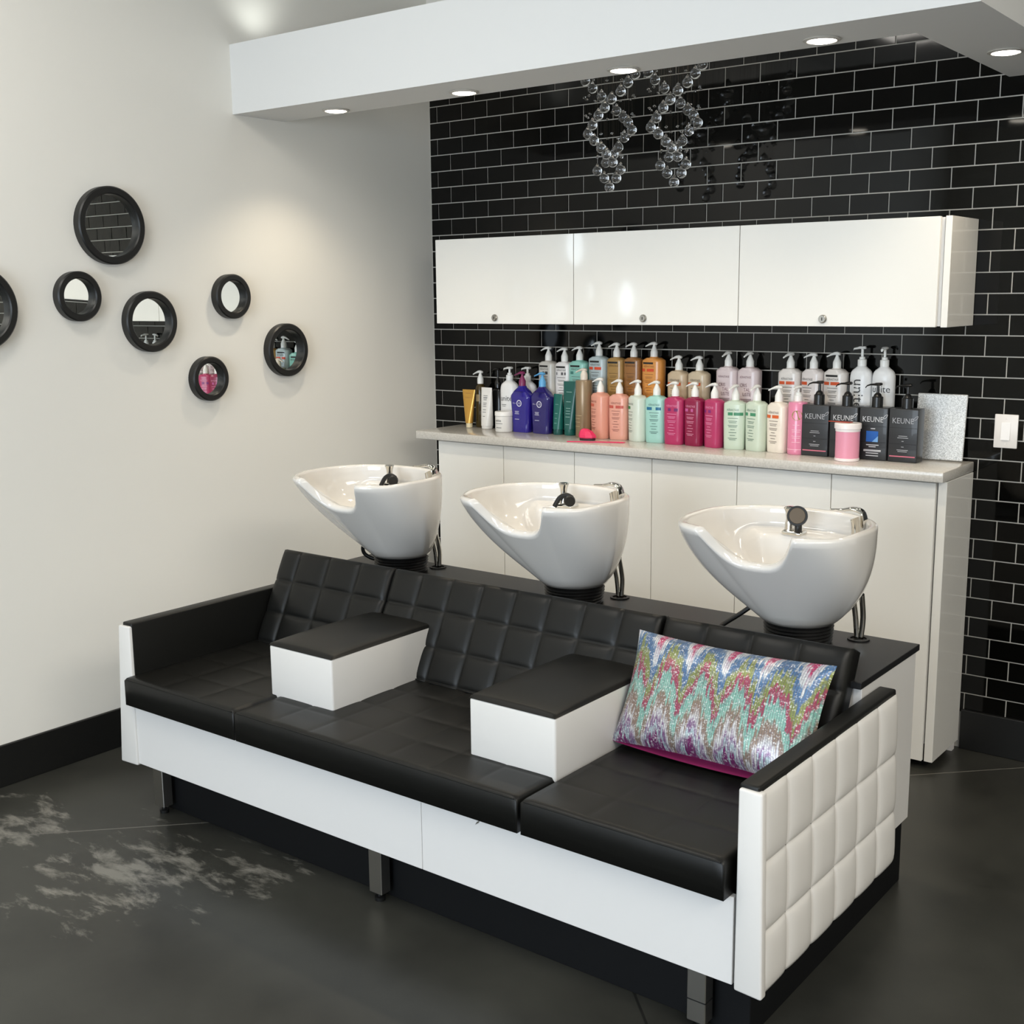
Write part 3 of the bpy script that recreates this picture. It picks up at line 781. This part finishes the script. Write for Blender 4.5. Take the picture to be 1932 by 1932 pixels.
def lilac(x, lbl):
    t = thing('pump_bottle', lbl, 'bottle', (x, yb, ZC+Z2), 0, G_B); w, d, body, neck = .101, .069, .194, .210
    rings = []
    for sc, zz in [(.90, 0), (.93, .003), (.95, .02), (1, .12), (1, body-.006), (.985, body-.001), (.94, body+.002), (.62, neck-.003), (.38, neck-.001), (.36, neck+.002)]:
        ww = w*sc; dd = d*sc
        if sc < .9: q = (.9-sc)/.54; dd = d*.94*(1-q)+ww*q
        rings.append([(px, py, zz) for px, py in se(ww, dd, 3 if sc >= .9 else max(2, 3*sc+.6), 36)])
    obj('body', loft(NB(), rings), plastic((214, 198, 198), .28), t, smooth=True)
    pump_head(t, neck, .276, -PI*.55, white)
    sf = surf_se(w, d, 3); bm = NB(); put_text(bm, 'KÉRASTASE', .0125, -.004, body-.030, sf, 0, .82); cris(bm, sf); lines(bm, [(.074, .05), (.068, .044)], sf)
    obj('lettering', bm, plastic((120, 84, 92), .5), t)
lilac(1.725, 'pale lilac pump bottle in the back row, the left one of the lilac pair'); lilac(1.827, 'pale lilac pump bottle in the back row, the right one of the lilac pair')
kera(2.012, yb, .100, .194, .211, .277, (222, 216, 210), 'white pump bottle with orange band, back row behind the cream bottle', band=(206, 82, 36), bands=((-.036, -.010), (-.004, .032)), z=Z2, group=G_B, ang=-PI*.6)
kera(2.114, yb, .098, .195, .212, .277, (222, 214, 210), 'white pump bottle with orange band, back row behind the seal bottle', band=(206, 82, 36), bands=((-.047, -.036), (-.030, .0)), z=Z2, group=G_B, rot=-.2, shift=-.008)
kera(2.213, yb, .101, .198, .215, .283, (220, 214, 208), 'white pump bottle with orange band and black tape, back row beside the big white bottles', band=(206, 82, 36), bands=((-.040, -.014), (-.008, .030)), tape=True, z=Z2, group=G_B, rot=-.1)
def round_bottle(x, y, w, sh, neck, top, lbl, z, side, group, ang, d=None, text=True):
    t = thing('pump_bottle', lbl, 'bottle', (x, y, ZC+z), 0, group); d = d or w*.72; rings = []
    for sc, zz in [(.93, 0), (.98, .006), (1, .02), (1, sh-.035), (.98, sh-.022), (.9, sh-.008), (.76, sh+.0), (.55, sh+.007), (.36, neck)]:
        dd = d*sc if sc > .9 else d*sc*(1-(.9-sc))+w*sc*(.9-sc)
        rings.append([(px, py, zz) for px, py in se(w*sc, dd, 2.3, 36)])
    obj('body', loft(NB(), rings), plastic((230, 230, 229), .35), t, smooth=True)
    pump_head(t, neck, top, ang, white, 'flat', .0175, .036)
    sf = surf_se(w, d, 2.3); bm = NB()
    if side: put_text(bm, 'unite', .060, -.018, .118, sf, 0, 1, True)
    else:
        put_text(bm, 'unite', .038, 0, sh-.085, sf, 0, .95); lines(bm, [(sh-.105, .03), (sh-.112, .022)], sf, -.012)
    obj('lettering', bm, plastic((58, 58, 60), .5), t)
round_bottle(2.318, yb, .090, .213, .228, .308, 'tall white round-shouldered pump bottle with sideways lettering, back row', Z2, True, G_B, PI*1.05)
round_bottle(2.410, yb, .090, .213, .228, .307, 'tall white round-shouldered pump bottle at the right end of the back row', Z2, False, G_B, -PI*.5)
# low riser under the back row
bm = NB(); box(bm, (.712, -.086, .118), (2.462, -.005, .1295), .001, 1)
for x in (.715, 1.42, 2.452): box(bm, (x, -.085, 0), (x+.007, -.008, .118))
tag(obj('bottle_riser', bm, W['acryl'], loc=(0, 0, ZC)), 'low black riser shelf under the back row of bottles', 'shelf')

# front row, left to right
def tubeb(x, y, w, h, col, cap, capw, lbl, rot, ink, caph=.022, txt=None, rough=.3, metal=0, wb=.72):
    t = thing('squeeze_tube', lbl, 'tube', (x, y, ZC), rot, 'squeeze tubes standing on the counter'); rings = []
    for i in range(9):
        u = i/8; ww = w*(wb+(1-wb)*u); dd = w*wb*.85*(1-u)**.8+.004
        rings.append([(px, py, caph+(h-caph)*u) for px, py in se(ww, dd, 2.2+1.5*u, 28)])
    obj('tube_body', loft(NB(), rings), plastic(col, rough, metal=metal), t, smooth=True)
    obj('cap', lathe(NB(), [(capw/2*.96, 0), (capw/2, .004), (capw/2, caph-.001), (capw/2*.7, caph+.002)], 24), plastic(cap, .3), t, smooth=True)
    sf = lambda xx, zz: (xx, -(w*wb*.85*(1-(zz-caph)/(h-caph))**.8+.004)/2*math.sqrt(max(.02, 1-(2*xx/(w*.8))**2))-.0012, zz)
    bm = NB(); lines(bm, [(h*f, w*g) for f, g in ink[1]], sf)
    if txt: put_text(bm, txt[0], txt[1], 0, h*txt[2], sf)
    obj('lettering', bm, plastic(ink[0], .5), t)
tubeb(.313, -.10, .076, .189, (206, 158, 74), (226, 214, 180), .032, 'shiny gold squeeze tube standing on its cap beside the white wall', .1, ((150, 105, 50), ((.9, .5), (.78, .45))), rough=.25, metal=.5, wb=.5)
t = thing('pump_bottle', 'olive glass pump bottle with white pump behind the gold tube', 'bottle', (.352, -.055, ZC), 0, G_F)
rings = []
for r, z in [(.024, 0), (.026, .004), (.026, .19), (.022, .205), (.013, .214), (.012, .218)]: rings.append(ring(r, z, 28))
obj('body', loft(NB(), rings), mat('olive_glass', (74, 60, 26), .12, trans=.35), t, smooth=True)
pump_head(t, .217, .284, PI*1.02, white, r=.0155)
bm = NB(); put_bar(bm, -.012, .014, .13, .165, surf_se(.053, .053, 2)); obj('paper_label', bm, plastic((140, 122, 88), .6), t)
tubeb(.424, -.095, .072, .203, (226, 224, 220), (228, 226, 222), .056, 'white squeeze tube with grey print near the white wall', -.1, ((70, 70, 72), ((.80, .40), (.76, .5), (.735, .5), (.70, .3), (.62, .34), (.58, .3), (.54, .34), (.46, .3), (.40, .34), (.3, .2))), .014, None, .35, 0, .84)
t = thing('pump_bottle', 'black pump bottle almost lost against the black tiles', 'bottle', (.452, -.04, ZC), 0, G_F)
obj('body', loft(NB(), [[(px, py, z) for px, py in se(.062*s, .05*s, 3, 28)] for s, z in ((.95, 0), (1, .006), (1, .18), (.85, .192), (.4, .2))]), plastic((14, 14, 15), .15), t, smooth=True)
pump_head(t, .199, .300, PI, plastic((14, 14, 15), .2))
round_bottle(.535, -.052, .100, .226, .240, .308, 'white round-shouldered pump bottle behind the white jar', 0, False, G_F, PI, d=.066)
t = thing('cosmetic_jar', 'white screw-top jar with grey print in front of a white pump bottle', 'jar', (.574, -.150, ZC), 0, None)
obj('body', lathe(NB(), [(.041, 0), (.043, .003), (.043, .074), (.041, .076)], 36), plastic((228, 226, 222), .35), t, smooth=True)
obj('lid', lathe(NB(), [(.0445, .077), (.0445, .095), (.043, .0975), (.001, .098)], 36), plastic((236, 234, 230), .35), t, smooth=True)
bm = NB(); put_text(bm, 'unite', .018, -.004, .050, surf_se(.087, .087, 2)); lines(bm, [(.04, .04), (.02, .03)], surf_se(.087, .087, 2)); obj('lettering', bm, plastic((90, 90, 92), .5), t)
round_bottle(.640, -.045, .104, .226, .240, .310, 'white round-shouldered pump bottle half hidden by the dark blue bottle', 0, False, G_F, PI, d=.06)
def blue(x, lbl, col, pc, y):
    t = thing('pump_bottle', lbl, 'bottle', (x, y, ZC), -.08, 'dark blue pump bottles'); w, d = .124, .058; rings = []
    for sc, z in [(.80, 0), (.83, .006), (.84, .04), (.93, .11), (1, .164), (1, .172), (.95, .178), (.71, .194), (.66, .197), (.36, .214), (.30, .222)]:
        dd = d*(.95 if sc > .7 else .6)
        rings.append([(px, py, z) for px, py in se(w*sc, max(dd, w*sc*.5) if sc > .7 else w*sc, 3.6 if sc > .7 else 2.2, 36)])
    obj('body', loft(NB(), rings), plastic(col, .12, coat=.5), t, smooth=True)
    pump_head(t, .220, .292, PI*1.0, plastic(pc, .3), r=.017, reach=.05)
    sf = surf_se(w*.97, .0632, 3.6); bm = NB(); rr = .016
    n = 28; a = [bm.verts.new(sf(.006+rr*math.cos(2*PI*k/n), .140+rr*math.sin(2*PI*k/n))) for k in range(n)]; b = [bm.verts.new(sf(.006+rr*.72*math.cos(2*PI*k/n), .140+rr*.72*math.sin(2*PI*k/n))) for k in range(n)]
    for k in range(n): bm.faces.new((a[k], a[(k+1) % n], b[(k+1) % n], b[k]))
    put_text(bm, '10', .016, .006, .1345, sf); put_text(bm, "it's a", .010, -.026, .137, sf)
    lines(bm, [(.100, .026), (.094, .022), (.088, .028), (.062, .028)], sf, -.008, 0, .0022)
    obj('lettering', bm, plastic((206, 204, 222), .4), t)
blue(.663, 'dark blue pump bottle with burgundy pump', (36, 26, 130), (122, 36, 84), -.118)
blue(.781, 'dark blue pump bottle with light blue pump', (32, 24, 100), (92, 164, 214), -.116)
tubeb(.873, -.116, .054, .191, (24, 96, 88), (18, 76, 72), .048, 'short dark teal squeeze tube left of the tall teal one', -.15, ((120, 170, 160), ((.74, .5), (.52, .4), (.4, .3), (.28, .4))), .026, None, .3, 0, .95)
tubeb(.936, -.108, .074, .252, (26, 84, 78), (20, 88, 80), .056, 'tall dark teal squeeze tube beside the taupe bottle', 0, ((150, 185, 178), ((.80, .62), (.62, .5), (.5, .4), (.45, .44), (.4, .4), (.34, .44), (.2, .3))), .03, None, .3, 0, .8)
t = thing('pump_bottle', 'slim taupe bronze pump bottle behind the pink brush', 'bottle', (1.028, -.128, ZC), 0, G_F)
obj('body', lathe(NB(), [(.037, 0), (.039, .004), (.040, .255), (.038, .262), (.014, .265)], 36), plastic((142, 120, 92), .3, metal=.3), t, smooth=True)
pump_head(t, .264, .318, PI*1.03, plastic((222, 212, 198), .4), r=.017)
bm = NB(); lines(bm, [(.10, .05), (.086, .03), (.07, .034), (.05, .03)], surf_se(.080, .080, 2), -.012); obj('lettering', bm, plastic((188, 164, 126), .5), t)
F = dict(group=G_F)
kera(1.118, -.126, .104, .195, .209, .277, (222, 156, 136), 'salmon pink pump bottle right behind the pink brush', rot=-.45, ink=(150, 86, 76), band=(200, 96, 78), bands=((-.040, .006),), shift=-.006)
kera(1.220, -.125, .098, .192, .207, .274, (220, 160, 142), 'salmon pink pump bottle next to the pale mint-white one', ink=(140, 84, 76), band=(186, 84, 72), bands=((-.038, -.012), (.0, .038)))
kera(1.319, -.127, .102, .192, .206, .275, (208, 218, 206), 'pale mint-white pump bottle with a green band beside the aqua one', rot=-.5, ink=(96, 116, 104), band=(40, 130, 76), bands=((-.045, .002),), shift=-.01)
kera(1.416, -.126, .100, .194, .208, .274, (158, 204, 194), 'aqua pump bottle with blue and navy bands beside the magenta bottles', rot=.15, ink=(66, 98, 98), band=(24, 104, 140), bands=((-.036, -.010), (.008, .032)))
kera(1.517, -.138, .099, .195, .208, .275, (176, 48, 96), 'magenta pump bottle next to the aqua one, leftmost of three', ink=(226, 140, 178), band=(110, 30, 96), bands=((-.018, -.004), (.012, .03)))
kera(1.614, -.138, .094, .197, .210, .276, (138, 24, 66), 'dark wine-red pump bottle, middle of the three magenta ones', rot=-.2, ink=(224, 150, 178), band=(190, 92, 150), bands=((-.03, -.012), (.004, .016)))
kera(1.712, -.144, .094, .197, .208, .276, (178, 54, 100), 'magenta pump bottle next to the pale green pair', rot=-.35, ink=(232, 150, 186), band=(130, 40, 116), bands=((-.032, -.018), (-.004, .012)))
kera(1.814, -.150, .098, .193, .206, .274, (196, 210, 192), 'pale green pump bottle beside the last magenta one', rot=.15, ang=-PI*.55, ink=(84, 112, 98), band=(58, 130, 92), bands=((-.022, .0), (.004, .042)))
kera(1.912, -.148, .100, .195, .208, .276, (202, 214, 196), 'pale green pump bottle next to the cream one', rot=-.35, ang=-PI*.55, ink=(84, 112, 98), band=(70, 140, 104), bands=((-.038, -.018), (-.004, .026)))
kera(2.010, -.148, .098, .191, .208, .276, (232, 222, 208), 'cream pump bottle with orange band beside the pink seal bottle', rot=-.25, ang=PI*1.1, ink=(110, 96, 88), band=(214, 96, 42), bands=((-.038, -.014), (-.006, .026)))
# pink bottle with round seal
t = thing('pump_bottle', 'pearly pink cylindrical pump bottle with a round gold seal', 'bottle', (2.099, -.158, ZC), 0, G_F)
obj('body', lathe(NB(), [(.036, 0), (.038, .003), (.0385, .012), (.0385, .205), (.0365, .212), (.016, .216)], 36), plastic((224, 134, 164), .22, coat=.4), t, smooth=True)
pump_head(t, .215, .280, -PI*.55, white, 'flat', .0165, .03)
sf = surf_se(.077, .077, 2); bm = NB(); n = 28
bm.faces.new([bm.verts.new(sf(.012+.020*math.cos(2*PI*k/n), .160+.020*math.sin(2*PI*k/n))) for k in range(n)])
obj('gold_seal', bm, plastic((156, 140, 84), .35, metal=.4), t)
bm = NB(); lines(bm, [(.02, .06)], sf, 0); lines(bm, [(.12, .026), (.1, .034), (.092, .03), (.075, .034), (.067, .03), (.05, .032)], sf, .01); obj('lettering', bm, plastic((244, 196, 210), .4), t)
# black box-shaped bottles
def keune(x, y, lbl, kind):
    t = thing('pump_bottle', lbl, 'bottle', (x, y, ZC), 0, 'black square pump bottles'); w, d, h = .114, .070, .206
    bm = NB(); box(bm, (-w/2, -d/2, 0), (w/2, d/2, h), .004, 3)
    obj('body', bm, plastic((44, 45, 47), .38), t, smooth=True)
    bm = NB(); kz = plastic((18, 18, 18), .3)
    lathe(bm, [(.0215, h-.001), (.0215, h+.038), (.020, h+.040), (.017, h+.041), (.013, h+.050), (.006, h+.056)], 24); obj('collar', bm, kz, t, smooth=True)
    bm = NB(); top = h+.094
    lathe(bm, [(.006, h+.05), (.0055, top-.012)], 12); rr = []
    for dd, dz, ww, hh in [(-.015, .002, .007, .005), (-.012, .002, .010, .006), (.008, .001, .010, .006), (.014, .0, .006, .0045), (.030, -.001, .0045, .0035), (.044, -.006, .004, .003), (.050, -.013, .0035, .003)]:
        c = Vector((-dd, 0, top-.007+dz)); rr.append([c+Vector((0, ww*math.cos(2*PI*k/14), hh*math.sin(2*PI*k/14))) for k in range(14)])
    loft(bm, rr); obj('pump', bm, kz, t, smooth=True)
    sf = surf_flat(-d/2-.0006)
    bm = NB(); zt = .150 if kind == 'lines' else .150
    put_text(bm, 'KEUNE', .030, -.002, zt, sf, 0, .9)
    # leaf flourish over the last letter
    tb = spline([(.036, 0, zt+.012), (.046, 0, zt+.026), (.056, 0, zt+.030), (.050, 0, zt+.018), (.040, 0, zt+.014)], 6)
    for i in range(len(tb)-1):
        p, q = tb[i], tb[i+1]; nn = Vector((-(q-p).z, 0, (q-p).x)).normalized()*.0009
        f = [p+nn, p-nn, q-nn, q+nn]; bm.faces.new([bm.verts.new((v.x, -d/2-.0006, v.z)) for v in f])
    ink = plastic((196, 196, 198), .4) if kind != 'lines' else plastic((164, 164, 168), .4)
    obj('brand_lettering', bm, ink, t); bm = NB()
    if kind == 'lines': lines(bm, [(.100, .034), (.093, .042), (.080, .008), (.058, .01), (.046, .044), (.040, .036)], sf, 0, 0, .0024)
    if kind == 'blue': lines(bm, [(.122, .018), (.058, .05), (.051, .028), (.038, .07), (.034, .07), (.026, .05), (.016, .05)], sf, 0, 0, .0034)
    if kind != 'plain': obj('fine_print', bm, ink, t)
    bm = NB()
    for z in (.132, .070): put_bar(bm, -w/2+.004, w/2-.004, z, z+.0014, sf)
    obj('groove_lines', bm, plastic((22, 22, 24), .5), t)
    if kind == 'lines':
        bm = NB(); put_bar(bm, -.05, .05, .020, .0245, sf); obj('pink_line', bm, plastic((206, 110, 128), .5), t)
    if kind == 'blue':
        bm = NB(); put_bar(bm, -.026, .022, .072, .114, surf_flat(-d/2-.0012)); obj('blue_square', bm, plastic((28, 92, 172), .4), t)
        bm = NB(); bm.faces.new([bm.verts.new(p) for p in ((.022, -d/2-.0018, .096), (.022, -d/2-.0018, .072), (-.002, -d/2-.0018, .072))]); obj('pale_corner', bm, plastic((120, 168, 216), .4), t)
keune(2.186, -.150, 'black square pump bottle beside the pink seal bottle', 'lines')
keune(2.304, -.148, 'black square pump bottle behind the pink jar', 'plain')
keune(2.422, -.140, 'black square pump bottle with a blue square on its front', 'blue')
keune(2.541, -.140, 'black square pump bottle at the right end beside the glitter board', 'lines')
t = thing('cosmetic_jar', 'pink jar with white screw lid in front of the black square bottles', 'jar', (2.346, -.238, ZC), 0, None)
obj('body', lathe(NB(), [(.045, 0), (.046, .002), (.046, .012), (.0462, .115), (.044, .118)], 40), plastic((226, 150, 172), .35), t, smooth=True)
obj('base_rim', lathe(NB(), [(.0455, .0004), (.0475, .002), (.0475, .011), (.0462, .012)], 40), plastic((240, 228, 226), .35), t, smooth=True)
obj('lid', lathe(NB(), [(.0475, .116), (.0475, .126), (.0515, .127), (.0515, .145), (.049, .148), (.001, .149)], 40), plastic((240, 232, 230), .35), t, smooth=True)
bm = NB(); box(bm, (-.062, -.008, 0), (.030, .008, .003), .001, 1)
for k in range(18): box(bm, (-.012+k*.0024, .007, .0003), (-.0108+k*.0024, .02, .0027))
tag(obj('hair_comb', bm, plastic((170, 62, 40), .4), loc=(2.330, -.245, ZC+.1492), rot=(0, 0, -.1)), 'rust-red comb lying on the lid of the pink jar', 'comb')
# glitter board
bm = NB(); box(bm, (-.096, -.006, 0), (.096, .006, .257), .004, 2)
gb = thing('glitter_board', 'silver glitter board leaning on the tiles at the counter end', 'board', (2.632, -.034, ZC+.0006))
obj('board', bm, W['glitter'], gb, rot=(-.10, 0, 0))
obj('rivet', loft(NB(), [[(.072+.004*math.cos(2*PI*k/12), y, .014+.004*math.sin(2*PI*k/12)) for k in range(12)] for y in (-.006, -.0075)]), W['steel'], gb, rot=(-.10, 0, 0))
# pink comb and pink brush at the counter edge
pc = plastic((228, 48, 96), .4); a = Vector((1.078, -.338, 0)); b = Vector((1.316, -.236, 0)); dr = (b-a); Lc = dr.length; an = math.atan2(dr.y, dr.x)
bm = NB(); box(bm, (0, -.0045, 0), (Lc, .0045, .0042), .0012, 1)
for k in range(46): box(bm, (.125+k*.0030, .004, .0006), (.1266+k*.0030, .021, .0034))
tag(obj('hair_comb', bm, pc, loc=(a.x, a.y, ZC), rot=(0, 0, an)), 'bright pink comb lying along the counter edge', 'comb')
br = thing('hair_brush', 'small bright pink palm brush lying by the salmon bottles', 'brush', (1.118, -.232, ZC), .25)
rings = []
for sc, z, dx in [(.9, .010, 0), (1, .014, 0), (.96, .024, -.002), (.72, .040, -.007), (.42, .050, -.012), (.1, .053, -.014)]:
    rings.append([(px+dx, py, z) for px, py in se(.086*sc, .056*sc, 2.0, 8)])
obj('shell', loft(NB(), rings), pc, br)
obj('bristle_pad', loft(NB(), [[(px, py, z) for px, py in se(.074*s, .046*s, 2.4, 24)] for s, z in ((.96, 0), (1, .002), (1, .0105))]), plastic((60, 20, 34), .6), br)

# ------------------------------------------------------------------ lights, world, camera
ul = thing('uplight', 'small uplight cup lying on top of the soffit by the white wall', 'light', (.17, -1.12, 2.8552))
obj('cup', lathe(NB(), [(.03, 0), (.035, .03), (.033, .03), (.028, .004), (.001, .004)], 24), W['base'], ul, smooth=True)
ld = bpy.data.lights.new('uplight_lamp', 'SPOT'); ld.spot_size = math.radians(120); ld.spot_blend = 1; ld.energy = 1.15; ld.shadow_soft_size = .02; ld.color = (.95, 1, .97)
lo = bpy.data.objects.new('uplight_lamp', ld); C.objects.link(lo); lo.parent = ul; lo.location = (0, 0, .055); lo.rotation_euler = (0, math.radians(142), 0)
def area(name, loc, rot, sx, sy, e, col):
    ld = bpy.data.lights.new(name, 'AREA'); ld.shape = 'RECTANGLE'; ld.size = sx; ld.size_y = sy; ld.energy = e; ld.color = col
    o = bpy.data.objects.new(name, ld); C.objects.link(o); o.location = loc; o.rotation_euler = rot
for i, (a, b) in enumerate(wx):
    area('window_daylight', ((a+b)/2, FY-.15, 1.55), (PI/2, 0, 0), b-a, 2.4, (243, 13)[i], (.78, .89, 1))
area('added_fill', (1.15, -3.5, CZ-.02), (0, 0, 0), .6, 1.0, 30, (1, .95, .88))  # added unseen fill near the ceiling, brightens the left wall
area('added_fill', (5.6, -5.0, CZ-.02), (0, 0, 0), .5, 2.0, 60, (1, .95, .88))  # added unseen fill for general room brightness, no fitting
area('added_fill', (6.4, -3.2, CZ-.02), (0, 0, 0), 2.2, 2.2, 128, (1, .94, .84))  # large added fill out of view, lifts the right-facing sides
w = bpy.data.worlds.new('World'); bpy.context.scene.world = w; w.use_nodes = True
w.node_tree.nodes['Background'].inputs[0].default_value = (.75, .85, 1, 1); w.node_tree.nodes['Background'].inputs[1].default_value = 1.0

cd = bpy.data.cameras.new('camera'); cam = bpy.data.objects.new('camera', cd); C.objects.link(cam)
rt = Vector((0.79182167, 0.61067381, -0.0097951)); up = Vector((-0.10041409, 0.14598657, 0.98417729)); fw = Vector((-0.60244125, 0.77830933, -0.17691558))
m = Matrix.Identity(4)
for i in range(3): m[i][0] = rt[i]; m[i][1] = up[i]; m[i][2] = -fw[i]
m.translation = Vector((4.16397, -4.732405, 1.807335)); cam.matrix_world = m
cd.sensor_fit = 'HORIZONTAL'; cd.sensor_width = 36; cd.lens = 2266.81/1932*36; cd.clip_start = .05; cd.clip_end = 100
sc = bpy.context.scene; sc.camera = cam
sc.view_settings.view_transform = 'Standard'; sc.view_settings.look = 'None'; sc.view_settings.gamma = 1; sc.view_settings.use_curve_mapping = False
sc.view_settings.exposure = 0.0
sc.cycles.max_bounces = 10; sc.cycles.transmission_bounces = 10; sc.cycles.use_denoising = True
